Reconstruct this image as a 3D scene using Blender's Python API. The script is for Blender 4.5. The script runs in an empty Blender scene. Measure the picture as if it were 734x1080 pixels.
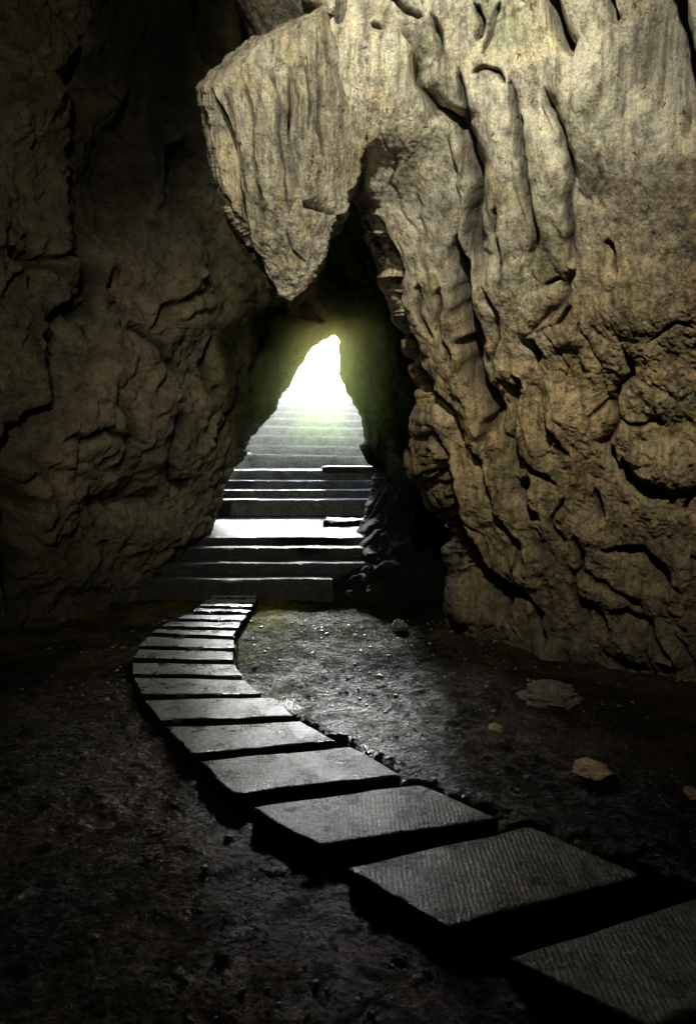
import bpy, math, numpy as np
from mathutils import Vector
rng = np.random.RandomState(7)
scene = bpy.context.scene
COL = scene.collection
R = math.radians

# ------------------------------------------------------------------ camera model
FPX, CX, CY, CAMH = 720.0, 367.0, 540.0, 1.6
PITCH = math.atan(75.0/720.0)
cp, sp = math.cos(PITCH), math.sin(PITCH)
def at(px, py, Y):
    """photo direction (px,py) at forward distance Y -> world point(s)"""
    px = np.asarray(px, float); py = np.asarray(py, float); Y = np.asarray(Y, float)
    cx = (px-CX)/FPX; cy = (CY-py)/FPX
    dy = cp+cy*sp; dz = -sp+cy*cp
    t = Y/dy
    return np.stack([cx*t, Y+0*cx, CAMH+dz*t], -1)
def on(px, py, z):
    cx = (px-CX)/FPX; cy = (CY-py)/FPX
    dy = cp+cy*sp; dz = -sp+cy*cp
    t = (z-CAMH)/dz
    return np.array([cx*t, dy*t, z])

# ------------------------------------------------------------------ noise
PERM = rng.permutation(256); PERM = np.concatenate([PERM, PERM, PERM])
G = rng.normal(size=(256, 3)); G /= np.linalg.norm(G, axis=1)[:, None]
RND = rng.rand(256, 3)
def perlin(p):
    i = np.floor(p).astype(int); f = p-i; i &= 255
    u = f*f*f*(f*(f*6-15)+10)
    out = 0
    for dx in (0, 1):
        for dy in (0, 1):
            for dz in (0, 1):
                h = PERM[PERM[PERM[(i[..., 0]+dx) & 255]+((i[..., 1]+dy) & 255)]+((i[..., 2]+dz) & 255)]
                g = G[h]
                d = g[..., 0]*(f[..., 0]-dx)+g[..., 1]*(f[..., 1]-dy)+g[..., 2]*(f[..., 2]-dz)
                w = (u[..., 0] if dx else 1-u[..., 0])*(u[..., 1] if dy else 1-u[..., 1])*(u[..., 2] if dz else 1-u[..., 2])
                out = out+w*d
    return out*1.6
def fbm(p, oct=4, gain=.5, ridge=False):
    s = 0; a = 1; n = 0
    for k in range(oct):
        v = perlin(p*(2**k)+17.3*k)
        if ridge: v = 1-2*np.abs(v)
        s = s+a*v; n += a; a *= gain
    return s/n
def worley(p):
    i = np.floor(p).astype(int); f = p-i
    F1 = np.full(p.shape[:-1], 9.0); F2 = F1.copy(); ID = np.zeros(p.shape[:-1])
    for dx in (-1, 0, 1):
        for dy in (-1, 0, 1):
            for dz in (-1, 0, 1):
                h = PERM[PERM[PERM[(i[..., 0]+dx) & 255]+((i[..., 1]+dy) & 255)]+((i[..., 2]+dz) & 255)]
                q = RND[h]
                d = np.sqrt((q[..., 0]+dx-f[..., 0])**2+(q[..., 1]+dy-f[..., 1])**2+(q[..., 2]+dz-f[..., 2])**2)
                c = d < F1
                F2 = np.where(c, F1, np.minimum(F2, d)); ID = np.where(c, h/255.0, ID); F1 = np.where(c, d, F1)
    return F1, F2, ID
def sst(a, b, x):
    t = np.clip((x-a)/(b-a), 0, 1); return t*t*(3-2*t)

# ------------------------------------------------------------------ object helpers
def tag(o, label=None, cat=None, group=None, kind=None):
    if label: o['label'] = label
    if cat: o['category'] = cat
    if group: o['group'] = group
    if kind: o['kind'] = kind
    return o
def mesh_obj(name, verts, faces, mat, parent=None, cols=None, smooth=True):
    me = bpy.data.meshes.new(name)
    verts = np.asarray(verts, np.float32); faces = np.asarray(faces, np.int32)
    me.vertices.add(len(verts)); me.vertices.foreach_set('co', verts.ravel())
    k = faces.shape[1]
    me.loops.add(faces.size); me.loops.foreach_set('vertex_index', faces.ravel())
    me.polygons.add(len(faces)); me.polygons.foreach_set('loop_start', np.arange(0, faces.size, k, dtype=np.int32))
    me.polygons.foreach_set('use_smooth', np.full(len(faces), smooth))
    me.update(calc_edges=True); me.validate()
    if cols is not None:
        a = me.attributes.new('tint', 'FLOAT_COLOR', 'POINT')
        c = np.ones((len(verts), 4), np.float32); c[:, :3] = np.asarray(cols).reshape(-1, 3)
        a.data.foreach_set('color', c.ravel())
    me.materials.append(mat)
    o = bpy.data.objects.new(name, me); COL.objects.link(o)
    if parent: o.parent = parent
    return o
def grid_faces(ny, nx, flip=False):
    a = (np.arange(ny-1)[:, None]*nx+np.arange(nx-1)[None, :]).ravel()
    f = np.stack([a, a+nx, a+nx+1, a+1], 1)
    return f[:, ::-1] if flip else f
def normals(P):
    du = np.gradient(P, axis=1); dv = np.gradient(P, axis=0)
    n = np.cross(du, dv); n /= np.linalg.norm(n, axis=-1)[..., None]+1e-9
    return n
class RBF:
    def __init__(s, pts):
        pts = np.array(pts, float); s.c = pts[:, :2]/400.; y = pts[:, 2]; n = len(y)
        d = np.linalg.norm(s.c[:, None]-s.c[None], axis=-1)
        A = np.zeros((n+3, n+3)); A[:n, :n] = s.k(d)+np.eye(n)*.02
        A[:n, n] = 1; A[:n, n+1:] = s.c; A[n, :n] = 1; A[n+1:, :n] = s.c.T
        s.w = np.linalg.solve(A, np.concatenate([y, [0, 0, 0]])); s.n = n
    def k(s, d): return np.where(d > 0, d*d*np.log(d+1e-9), 0)
    def __call__(s, x, y):
        q = np.stack([x, y], -1)/400.; o = s.w[s.n]+q @ s.w[s.n+1:]
        for i in range(s.n): o = o+s.w[i]*s.k(np.linalg.norm(q-s.c[i], axis=-1))
        return o
def curve(pts):
    """x as a function of y through the given points"""
    pts = np.array(pts, float)
    return lambda y: np.interp(y, pts[:, 1], pts[:, 0])
def jag(f, amp, seed, fr=.05, step=.5):
    def g(y):
        y = np.asarray(y, float); o = f(y); z = 0*y
        for k in range(5):
            p = np.stack([y*fr*2**k+seed*7.1, z+seed, z+.37*k], -1); o = o+amp*.62**k*perlin(p)
        p = np.stack([y*fr*1.3+seed*3, z+.5, z], -1); o = o+amp*step*np.round(perlin(p)*2.5)/2.5
        return o
    return g
def polydist(X, Y, poly):
    """distance, signed side and fraction along a polyline"""
    best = np.full(X.shape, 1e9); side = np.zeros(X.shape); frac = np.zeros(X.shape)
    poly = np.array(poly, float); L = np.linalg.norm(np.diff(poly, axis=0), axis=1); T = L.sum(); acc = 0
    for k in range(len(poly)-1):
        a, b = poly[k], poly[k+1]; d = b-a; l2 = (d**2).sum()+1e-9
        t = np.clip(((X-a[0])*d[0]+(Y-a[1])*d[1])/l2, 0, 1)
        dx = X-a[0]-t*d[0]; dy = Y-a[1]-t*d[1]; D = np.hypot(dx, dy)
        c = D < best
        best = np.where(c, D, best); side = np.where(c, np.sign(d[0]*dy-d[1]*dx), side)
        frac = np.where(c, (acc+t*L[k])/T, frac); acc += L[k]
    return best, side, frac
def crack(X, Y, poly, w, depth, asym=0):
    """groove; asym>0: sharp lip on one side and a slow ramp on the other"""
    pa = np.array(poly, float); r = w*14
    m = (X > pa[:, 0].min()-r) & (X < pa[:, 0].max()+r) & (Y > pa[:, 1].min()-r) & (Y < pa[:, 1].max()+r)
    G1 = np.zeros(X.shape); G2 = np.zeros(X.shape)
    if m.any(): G1[m], G2[m] = crack_(X[m], Y[m], poly, w, depth, asym)
    return G1, G2
def crack_(X, Y, poly, w, depth, asym):
    D, s, f = polydist(X, Y, poly)
    tap = np.clip(np.minimum(f, 1-f)*6+.25, 0, 1)
    ws = w*tap*np.where(s*asym > 0, 1+2.2*abs(asym), 1.0)
    g = np.exp(-(D/ws)**2*1.2)
    g = np.where(s*asym > 0, g*.35+.65*np.exp(-D/ws*1.4), g)
    return -depth*g*tap, np.exp(-(D/(w*tap+.2))**2*1.1)*tap
def ridge(X, Y, poly, w, h):
    D, s, f = polydist(X, Y, poly)
    tap = sst(0, .38, np.minimum(f, 1-f))
    return h*np.sqrt(np.clip(1-(D/(w*1.35))**2, 0, 1))*tap
def blob(X, Y, cx, cy, rx, ry, h, rot=0, pw=1.6):
    c, s = math.cos(R(rot)), math.sin(R(rot))
    u = ((X-cx)*c+(Y-cy)*s)/rx; v = (-(X-cx)*s+(Y-cy)*c)/ry
    return h*np.clip(1-(u*u+v*v), 0, 1)**pw

# ------------------------------------------------------------------ materials
def newmat(name):
    m = bpy.data.materials.new(name); m.use_nodes = True; nt = m.node_tree
    return m, nt, nt.nodes['Principled BSDF']
def nd(nt, t, **kw):
    n = nt.nodes.new(t)
    for k, v in kw.items():
        if k in n.inputs: n.inputs[k].default_value = v
        else: setattr(n, k, v)
    return n
def noise(nt, co, scale, detail=6, rough=.6, dist=0):
    n = nd(nt, 'ShaderNodeTexNoise', Scale=scale, Detail=detail, Roughness=rough, Distortion=dist)
    nt.links.new(co, n.inputs['Vector']); return n.outputs['Fac']
def ramp(nt, fac, pts):
    r = nt.nodes.new('ShaderNodeValToRGB'); e = r.color_ramp.elements
    while len(e) < len(pts): e.new(.5)
    for i, (p, c) in enumerate(pts):
        e[i].position = p; e[i].color = (c[0], c[1], c[2], 1) if hasattr(c, '__len__') else (c, c, c, 1)
    nt.links.new(fac, r.inputs[0]); return r.outputs[0]
def mul(nt, a, b, mode='MULTIPLY', fac=1.0):
    m = nt.nodes.new('ShaderNodeMix'); m.data_type = 'RGBA'; m.blend_type = mode
    if hasattr(fac, 'node'): nt.links.new(fac, m.inputs[0])
    else: m.inputs[0].default_value = fac
    for s, v in ((6, a), (7, b)):
        if hasattr(v, 'node'): nt.links.new(v, m.inputs[s])
        else: m.inputs[s].default_value = (*v, 1)
    return m.outputs[2]
def mat(nt, op, a, b=None):
    m = nt.nodes.new('ShaderNodeMath'); m.operation = op
    for s, v in ((0, a), (1, b)):
        if v is None: continue
        if hasattr(v, 'node'): nt.links.new(v, m.inputs[s])
        else: m.inputs[s].default_value = v
    return m.outputs[0]
def bump(nt, h, dist, strength=1, normal=None):
    b = nd(nt, 'ShaderNodeBump', Distance=dist, Strength=strength)
    nt.links.new(h, b.inputs['Height'])
    if normal: nt.links.new(normal, b.inputs['Normal'])
    return b.outputs[0]
def stretch(nt, co, s, rot=(0, 0, 0)):
    m = nd(nt, 'ShaderNodeMapping'); m.inputs['Scale'].default_value = s; m.inputs['Rotation'].default_value = rot
    nt.links.new(co, m.inputs['Vector']); return m.outputs[0]

def rock_mat(name, rough=(.55, .95), streak=0.0, bumpk=1.0, fine=1.0, spec=.35):
    m, nt, b = newmat(name); L = nt.links
    co = nt.nodes.new('ShaderNodeTexCoord').outputs['Object']
    at_ = nt.nodes.new('ShaderNodeAttribute'); at_.attribute_name = 'tint'
    n1 = noise(nt, co, 2.3, 8, .62, .3); n2 = noise(nt, co, 11, 8, .7, .2); n3 = noise(nt, co, 85, 6, .85)
    c = mul(nt, at_.outputs['Color'], ramp(nt, n1, [(.3, (.62, .58, .52)), (.5, (1, 1, 1)), (.72, (1.25, 1.2, 1.1))]))
    c = mul(nt, c, ramp(nt, n2, [(.33, (.42, .4, .35)), (.48, (1, 1, 1)), (.66, (1.3, 1.25, 1.15))]))
    c = mul(nt, c, ramp(nt, n3, [(.34, (.42, .4, .37)), (.5, (1, 1, 1)), (.66, (1.5, 1.48, 1.42))]))
    # dark mineral specks and hairline cracks
    n4 = noise(nt, co, 28, 3, .5, .6)
    c = mul(nt, c, ramp(nt, n4, [(.29, (.25, .22, .18)), (.36, (1, 1, 1))]))
    v = nd(nt, 'ShaderNodeTexVoronoi', Scale=5.5, feature='DISTANCE_TO_EDGE'); 
    wv = nt.nodes.new('ShaderNodeVectorMath'); wv.operation = 'ADD'
    nz = nd(nt, 'ShaderNodeTexNoise', Scale=3.0, Detail=6, Roughness=.7); L.new(co, nz.inputs['Vector'])
    L.new(stretch(nt, co, (1, 1, .55)), wv.inputs[0]); L.new(nz.outputs['Color'], wv.inputs[1]); L.new(wv.outputs[0], v.inputs['Vector'])
    hair = ramp(nt, v.outputs['Distance'], [(0, 0), (.012, .8), (.03, 1)])
    gate = ramp(nt, noise(nt, co, 1.7, 4, .6), [(.47, 1), (.6, 0)])
    hairg = mat(nt, 'MAXIMUM', hair, gate)
    c = mul(nt, c, ramp(nt, hairg, [(0, (.3, .27, .22)), (1, (1, 1, 1))]))
    L.new(c, b.inputs['Base Color'])
    h = mat(nt, 'ADD', mat(nt, 'MULTIPLY', n2, .9), mat(nt, 'MULTIPLY', n3, .26*fine))
    h = mat(nt, 'ADD', h, mat(nt, 'MULTIPLY', hairg, .25))
    if streak:
        st = noise(nt, stretch(nt, co, (26, 26, 1.6)), 1, 7, .6)
        h = mat(nt, 'ADD', h, mat(nt, 'MULTIPLY', st, streak))
        c2 = mul(nt, c, ramp(nt, st, [(.36, (.5, .47, .4)), (.5, (1, 1, 1)), (.64, (1.25, 1.22, 1.15))])); L.new(c2, b.inputs['Base Color'])
    L.new(bump(nt, h, .045*bumpk), b.inputs['Normal'])
    L.new(mat(nt, 'ADD', mat(nt, 'MULTIPLY', n2, rough[1]-rough[0]), rough[0]), b.inputs['Roughness'])
    b.inputs['Specular IOR Level'].default_value = spec
    return m
M_right = rock_mat('limestone', streak=.5, bumpk=.55)
M_hang = rock_mat('banded_limestone', streak=1.0, bumpk=1.0)
M_left = rock_mat('dark_limestone', bumpk=1.2, fine=2.0)
M_inner = rock_mat('inner_limestone', bumpk=1.3, spec=.08, rough=(.8, 1.0))  # pillar's green is the opening's glow, painted through the tint

def ground_mat():
    m, nt, b = newmat('wet_cave_floor'); L = nt.links
    co = nt.nodes.new('ShaderNodeTexCoord').outputs['Object']
    a = nt.nodes.new('ShaderNodeAttribute'); a.attribute_name = 'tint'
    n1 = noise(nt, co, 3, 8, .65, .4); n2 = noise(nt, co, 22, 8, .75, .3); n3 = noise(nt, co, 90, 5, .7)
    c = mul(nt, a.outputs['Color'], ramp(nt, n1, [(.3, (.4, .4, .4)), (.55, (1, 1, 1)), (.7, (1.4, 1.35, 1.2))]))
    c = mul(nt, c, ramp(nt, n2, [(.34, (.4, .4, .4)), (.5, (1, 1, 1)), (.66, (1.8, 1.8, 1.6))]))
    L.new(c, b.inputs['Base Color'])
    h = mat(nt, 'ADD', n2, mat(nt, 'MULTIPLY', n3, .55))
    v = nd(nt, 'ShaderNodeTexVoronoi', Scale=34.0); L.new(co, v.inputs['Vector']); h = mat(nt, 'SUBTRACT', h, mat(nt, 'MULTIPLY', v.outputs['Distance'], .5))
    L.new(bump(nt, h, .14), b.inputs['Normal'])
    L.new(ramp(nt, noise(nt, co, 1.6, 5, .6), [(.38, .42), (.62, .7)]), b.inputs['Roughness'])
    b.inputs['Specular IOR Level'].default_value = .5
    sp_ = nt.nodes.new('ShaderNodeSeparateXYZ'); L.new(co, sp_.inputs[0])
    far = ramp(nt, mat(nt, 'DIVIDE', sp_.outputs[1], 10.0), [(.2, .22), (.33, .4), (.5, .06)])
    pat = ramp(nt, noise(nt, co, 9, 7, .75, .5), [(.44, .1), (.66, 1)])
    L.new(mat(nt, 'MULTIPLY', far, pat), b.inputs['Specular IOR Level'])
    farr = ramp(nt, mat(nt, 'DIVIDE', sp_.outputs[1], 10.0), [(.38, 0), (.52, .38)])
    rr = mat(nt, 'MULTIPLY', ramp(nt, noise(nt, co, 45, 4, .6), [(.52, 1), (.62, .4)]), ramp(nt, noise(nt, co, 1.6, 5, .6), [(.38, .32), (.62, .6)])); L.new(mat(nt, 'ADD', rr, farr), b.inputs['Roughness'])
    return m
M_ground = ground_mat()
def slab_mat(name, chisel=True, base=(.17, .165, .15), rlo=.26, rhi=.5, moss=True, spec=.5, bumpd=.012):
    m, nt, b = newmat(name); L = nt.links
    tc = nt.nodes.new('ShaderNodeTexCoord'); co = nt.nodes.new('ShaderNodeNewGeometry').outputs['Position']
    n1 = noise(nt, co, 5, 8, .6); n2 = noise(nt, co, 40, 6, .75); n3 = noise(nt, co, 120, 3, .6)
    c = mul(nt, base, ramp(nt, n1, [(.3, (.5, .5, .48)), (.5, (1, 1, 1)), (.7, (1.3, 1.28, 1.2))]))
    c = mul(nt, c, ramp(nt, n2, [(.36, (.3, .3, .29)), (.5, (1, 1, 1)), (.64, (1.8, 1.8, 1.75))]))
    if moss:
        g = ramp(nt, noise(nt, co, 2.1, 6, .7), [(.5, 0), (.66, 1)])
        sepx = nt.nodes.new('ShaderNodeSeparateXYZ'); L.new(co, sepx.inputs[0])
        far = ramp(nt, mat(nt, 'DIVIDE', sepx.outputs[1], 10.0), [(.42, .12), (.6, .8)])
        c = mul(nt, c, (.10, .13, .035), 'MIX', mat(nt, 'MULTIPLY', g, far))
    oi = nt.nodes.new('ShaderNodeObjectInfo'); c = mul(nt, c, ramp(nt, oi.outputs['Random'], [(0, (.68, .7, .68)), (1, (1.2, 1.2, 1.18))]))
    if chisel:
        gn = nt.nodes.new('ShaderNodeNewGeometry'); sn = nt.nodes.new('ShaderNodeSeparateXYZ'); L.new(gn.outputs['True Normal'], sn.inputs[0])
        up_ = ramp(nt, sn.outputs[2], [(.55, 0), (.9, 1)]); c = mul(nt, (.012, .011, .009), c, 'MIX', up_)  # side faces painted near black, shade as well as mud
        L.new(mat(nt, 'MULTIPLY', up_, spec), b.inputs['Specular IOR Level'])
    L.new(c, b.inputs['Base Color'])
    h = mat(nt, 'ADD', mat(nt, 'MULTIPLY', n2, 1.0), mat(nt, 'MULTIPLY', n3, 1.0 if chisel else .5))
    if chisel:
        sy = nt.nodes.new('ShaderNodeSeparateXYZ'); L.new(co, sy.inputs[0]); sy_ = mat(nt, 'DIVIDE', sy.outputs[1], 10.0)
        w = nd(nt, 'ShaderNodeTexWave', Scale=16.0, Distortion=3.5, Detail=3.0); w.inputs['Detail Scale'].default_value = 2.0
        w.bands_direction = 'X'
        L.new(stretch(nt, tc.outputs['Object'], (1, 1, 1)), w.inputs['Vector'])
        h = mat(nt, 'ADD', h, mat(nt, 'MULTIPLY', w.outputs['Fac'], mat(nt, 'MULTIPLY', ramp(nt, sy_, [(.26, .3), (.34, .02)]), 1.0)))
    L.new(bump(nt, h, bumpd), b.inputs['Normal'])
    L.new(ramp(nt, n1, [(.3, rlo), (.65, rhi)]), b.inputs['Roughness'])
    b.inputs['Specular IOR Level'].default_value = spec
    if chisel:
        b.inputs['Coat Weight'].default_value = 1.0; b.inputs['Coat Roughness'].default_value = .24
        L.new(bump(nt, h, bumpd*.8), b.inputs['Coat Normal'])
        g2 = noise(nt, co, 42, 5, .8)
        L.new(mat(nt, 'MULTIPLY', ramp(nt, g2, [(.46, .0), (.55, 1)]), up_), b.inputs['Coat Weight'])
    return m
M_slab = slab_mat('wet_dressed_stone', base=(.135, .175, .16), rlo=.2, rhi=.38, bumpd=.05, spec=1.0)
M_step = slab_mat('step_stone', chisel=False, base=(.24, .235, .24), rlo=.45, rhi=.7, moss=False, spec=.4)
M_darkstep = slab_mat('shaded_step_stone', chisel=False, base=(.02, .02, .019), rlo=.5, rhi=.8, moss=False, spec=.25, bumpd=.03)  # darker copy of the step stone, shade put into its base colour
M_yellow = slab_mat('ochre_stone', chisel=False, base=(.26, .18, .09), rlo=.5, rhi=.8, moss=False)
M_darkstone = slab_mat('dark_stone', chisel=False, base=(.045, .036, .024), rlo=.5, rhi=.7, moss=False)
M_wood = slab_mat('dark_beam', chisel=False, base=(.05, .055, .04), rlo=.5, rhi=.8, moss=False)

# ------------------------------------------------------------------ rock sheets
def sheet(name, M, xl, xr, y0, y1, ny, nx, depth, extra, tint, wrapL=None, wrapR=None, amp=1.0):
    """rock face: base surface, folded back at its free edges, roughened along its normal"""
    py = np.linspace(y0, y1, ny)[:, None]+np.zeros((1, nx)); s = np.linspace(0, 1, nx)[None, :]
    XL, XR = xl(py), xr(py); px = XL+(XR-XL)*s
    Y = depth(px, py)
    # rounded free edges
    P = at(px, py, Y)
    def wrap(P, px, py, Y, left, out, back, rad=26, n=46):
        x = px[:, 0] if left else px[:, -1]
        d = (px-x[:, None])*(1 if left else -1)
        e = np.clip(1-d/rad, 0, 1); P = at(px, py, Y+.35*e**2.5*back)
        base = P[:, :1] if left else P[:, -1:]
        k = np.linspace(0, 1, n+1)[1:][None, :]
        W = np.repeat(base, n, 1).copy(); sg = 1 if left else -1
        W[..., 0] += sg*out*k**1.6*1.0; W[..., 1] += back*(1-(1-k)**1.8)
        return P, W
    parts = [P]; extras_px = [px]; extras_py = [py]
    if wrapR:
        P, W = wrap(P, px, py, Y, False, *wrapR); parts = [P, W]
        extras_px = [px, np.repeat(px[:, -1:], W.shape[1], 1)]; extras_py = [py, np.repeat(py[:, -1:], W.shape[1], 1)]
    if wrapL:
        P2, W = wrap(P, px, py, Y, True, *wrapL); P = P2; parts[0] = P2; W = W[:, ::-1]
        parts = [W]+parts; extras_px = [np.repeat(px[:, :1], W.shape[1], 1)]+extras_px; extras_py = [np.repeat(py[:, :1], W.shape[1], 1)]+extras_py
    P = np.concatenate(parts, 1); PX = np.concatenate(extras_px, 1); PY = np.concatenate(extras_py, 1)
    N = normals(P)
    # normals should face the viewer side
    if (N[ny//2, P.shape[1]//2, 1]) > 0: N = -N
    Ns = N
    h, cav = extra(P, PX, PY)
    P = P+Ns*h[..., None]
    C = tint(P, PX, PY, cav)
    f = grid_faces(P.shape[0], P.shape[1])
    return mesh_obj(name, P.reshape(-1, 3), f, M, cols=C)
def mix(a, b, t): 
    t = t[..., None]; return np.array(a)*(1-t)+np.array(b)*t

# ---- right wall
CR = [  # polyline, width px, depth m, asym
 ([(419,35),(440,55),(445,91),(460,123),(487,134),(496,171),(501,237),(503,302)], 6.5, .24, -1),
 ([(409,0),(422,15),(440,18)], 4, .12, 0), ([(392,30),(402,34)], 3, .1, 0), ([(452,15),(462,30),(460,60)], 4, .12, 1),
 ([(570,-20),(586,35),(601,58)], 5, .2, -1), ([(640,-20),(651,25)], 5, .15, 0),
 ([(700,-60),(717,50),(734,96),(760,150)], 12, .3, 1),
 ([(538,86),(555,166),(558,212),(566,262),(560,285)], 4, .075, -.6), ([(581,91),(591,131),(603,186),(606,282)], 4, .08, -.6),
 ([(484,70),(490,96),(497,150)], 4, .07, 0), ([(555,121),(551,166)], 3, .04, 0),
 ([(500,78),(512,74),(525,78),(534,90)], 3, .05, 0),
 ([(485,247),(482,282),(487,322),(496,353),(491,364),(499,399),(519,439),(514,469)], 6, .24, -1),
 ([(402,232),(419,282),(432,353),(444,389),(464,419),(489,449)], 4, .12, 1),
 ([(533,212),(525,242),(530,280)], 3, .05, .5), ([(644,254),(651,292)], 3, .08, .6),
 ([(606,282),(586,322),(560,352)], 3.5, .07, .7), ([(445,297),(457,353)], 3, .05, 0),
 ([(598,320),(591,340)], 3, .07, 0), ([(566,354),(561,384)], 3.5, .07, .6),
 ([(529,397),(541,419),(546,459),(548,483),(568,496),(588,508)], 4, .13, .8), ([(538,394),(544,415)], 3, .1, 0),
 ([(558,498),(556,523),(573,548)], 4.5, .13, .6),
 ([(658,364),(665,399),(650,414),(650,444),(640,464),(660,498)], 4, .12, .6), ([(660,480),(665,505),(687,523),(707,527)], 5, .18, -.8),
 ([(638,578),(677,583),(702,602),(712,627)], 4.5, .13, .8), ([(608,563),(618,588),(612,605)], 4, .1, 0),
 ([(464,488),(477,523),(489,568),(509,602),(534,627),(534,657)], 8, .3, .8),
 ([(430,444),(439,469),(434,508),(452,543)], 6, .2, .8),
 ([(548,622),(573,647),(578,677)], 5, .16, .6), ([(618,627),(643,667)], 5, .14, .6), ([(648,637),(687,657),(707,697)], 5, .14, .6),
 ([(573,436),(588,464),(600,480)], 3, .06, 0), ([(728,585),(745,592)], 3, .1, 0), ([(628,518),(638,548)], 4, .1, 0),
 ([(494,578),(519,617)], 4, .1, 0), ([(469,419),(484,453),(494,464)], 4, .09, .6), ([(500,470),(520,520),(540,560),(560,600)], 4, .11, .7),
 ([(455,450),(470,480),(480,510)], 4, .1, .6), ([(600,520),(585,550),(600,580)], 3, .07, 0), ([(620,440),(640,430),(665,450),(700,440)], 2.5, .05, 0),
 ([(690,350),(715,335),(734,345)], 2.5, .04, 0), ([(600,600),(640,612),(680,640)], 4, .09, .6), ([(720,540),(734,520)], 3, .07, 0),
 ([(515,300),(530,330),(525,370),(520,400)], 3, .05, .5), ([(575,300),(590,290)], 3, .05, 0), ([(465,300),(470,350),(480,390)], 3, .06, .5),
 ([(500,0),(510,20),(505,45)], 4, .09, 0), ([(530,0),(520,30),(512,60)], 3, .07, 0), ([(378,205),(390,240),(402,280)], 2.5, .1, 0),
]
BU = [([(505,70),(512,150),(520,240),(518,330),(508,410)], 26, .11), ([(562,110),(578,200),(588,300)], 24, .09), ([(612,40),(622,130),(612,210)], 30, .08),
 ([(400,10),(402,110),(414,190)], 36, .06), ([(462,140),(466,270),(480,400),(500,460)], 17, .08), ([(428,210),(448,320),(470,410)], 12, .06),
 ([(543,215),(548,280)], 15, .05), ([(520,360),(560,330),(600,310)], 14, .04), ([(480,470),(500,530),(520,570)], 13, .07), ([(440,430),(455,520),(475,580)], 12, .07)]
BL = [(702,490,46,34,.10,0,.8), (500,640,30,48,.14,-10), (590,350,36,26,.05,-20), (640,620,48,22,.08,20), (560,590,26,34,.08,-20), (620,560,26,22,.05,0),
 (600,440,40,34,.05,0), (700,410,46,36,.05,0), (675,680,60,26,.1,20), (590,690,40,24,.1,20), (720,600,30,40,.06,0), (690,160,70,90,.06,0), (660,330,46,30,.04,0)]
right_depth = RBF([(330,-300,3.8),(550,-300,3.0),(734,-300,2.7),(1000,-300,2.3),(330,0,4.15),(370,0,4.02),(330,110,4.15),(372,110,4.06),(450,0,4.05),(550,0,3.75),(734,0,3.3),(1000,0,2.8),
 (365,200,4.6),(450,200,4.45),(550,200,4.1),(734,200,3.6),(1000,200,3.1),(430,400,5.25),(500,400,4.9),(600,400,4.5),(734,400,4.05),(1000,400,3.45),
 (450,550,5.7),(550,550,5.1),(734,550,4.4),(1000,550,3.7),(475,680,5.8),(600,680,5.15),(734,680,4.6),(1000,680,3.9),(475,800,5.9),(734,800,4.6),(1000,800,4.0)])
def right_extra(P, X, Y):
    q = P.copy()
    wob = np.stack([perlin(q*3.1), perlin(q*3.1+9.1)], -1)*7+np.stack([perlin(q*9+3), perlin(q*9+5)], -1)*3.2
    Xw, Yw = X+wob[..., 0], Y+wob[..., 1]
    h = np.zeros(X.shape); cav = np.zeros(X.shape)
    for p, w, a in BU: h = np.maximum(h, ridge(Xw, Yw, p, w, a))
    for b in BL: h = h+blob(Xw, Yw, *b)
    low = sst(250, 480, Y+.55*(X-560))          # rough lower part; smooth flowstone above
    rightish = sst(540, 690, X+.25*(Y-400))
    fl = q.copy(); fl[..., 0] += (q[..., 2]-2.0)*.45*low
    # flowstone draperies: folds that hang straight down and sweep to the right near the foot
    k = np.clip((Y-210)/440., 0, 1.3)
    c = X-150*k**1.35*(1-.35*rightish)+5*wob[..., 0]*.25
    def flow(fc, fy, sd): return perlin(np.stack([c*fc+sd*3.1, Y*fy+sd*1.7, 0*c+sd*.73], -1)+.25*np.stack([perlin(q*4+sd), 0*c, 0*c], -1))
    f1 = 1-2*np.abs(flow(.016, .0030, 1)); f2 = 1-2*np.abs(flow(.036, .0055, 2)); f3 = flow(.08, .009, 3); f4 = flow(.16, .02, 4)
    fold = (1-.55*rightish*low)
    h += fold*(.055*f1*(.12+.88*low)+.032*f2*(.12+.88*low)+.012*f3*(.4+.6*low)+.005*f4)
    h += (.05+.06*low)*fbm(q*1.3, 3, .45)
    g1 = sst(-.1, .25, flow(.007, .006, 9)); z1 = flow(.024, .0045, 5)
    ln = np.exp(-(np.abs(z1)/.045)**2)*g1; h -= ln*.05*(.25+.75*low)
    W3 = np.stack([perlin(q*2.2), perlin(q*2.2+4), perlin(q*2.2+8)], -1)+.45*np.stack([perlin(q*7), perlin(q*7+4), perlin(q*7+8)], -1)
    F1, F2, I = worley(fl*np.array([3.2, 3.2, 1.7])+1.1*W3)
    gt = sst(-.15, .35, fbm(q*1.4+40, 3)); e = F2-F1
    h += low*(.4+.6*rightish)*(.012*gt*(1-np.exp(-e*12))+.02*(I-.5)*(1-np.exp(-e*4)))
    bill = np.abs(perlin(fl*np.array([6, 6, 3])+.6*W3))+.5*np.abs(perlin(fl*np.array([13, 13, 7])+W3)); h += .034*(low*.9+.05)*bill
    h += .008*fbm(q*15, 4, .7)*(1+low)+low*.012*fbm(q*30, 3, .7, True)
    pit = sst(.36, .65, perlin(q*np.array([16, 16, 9])))*(.1+low*.6); h -= .015*pit
    for p, w, d, a in CR:
        g, c = crack(Xw, Yw, p, w*.8, d, a); h += g; cav = np.maximum(cav, c)
    cav = np.maximum(cav, low*gt*.3*rightish*np.exp(-e*22)); cav = np.maximum(cav, ln*.75*(.4+.6*low)); cav = np.maximum(cav, .4*pit)
    return h, cav
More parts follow.
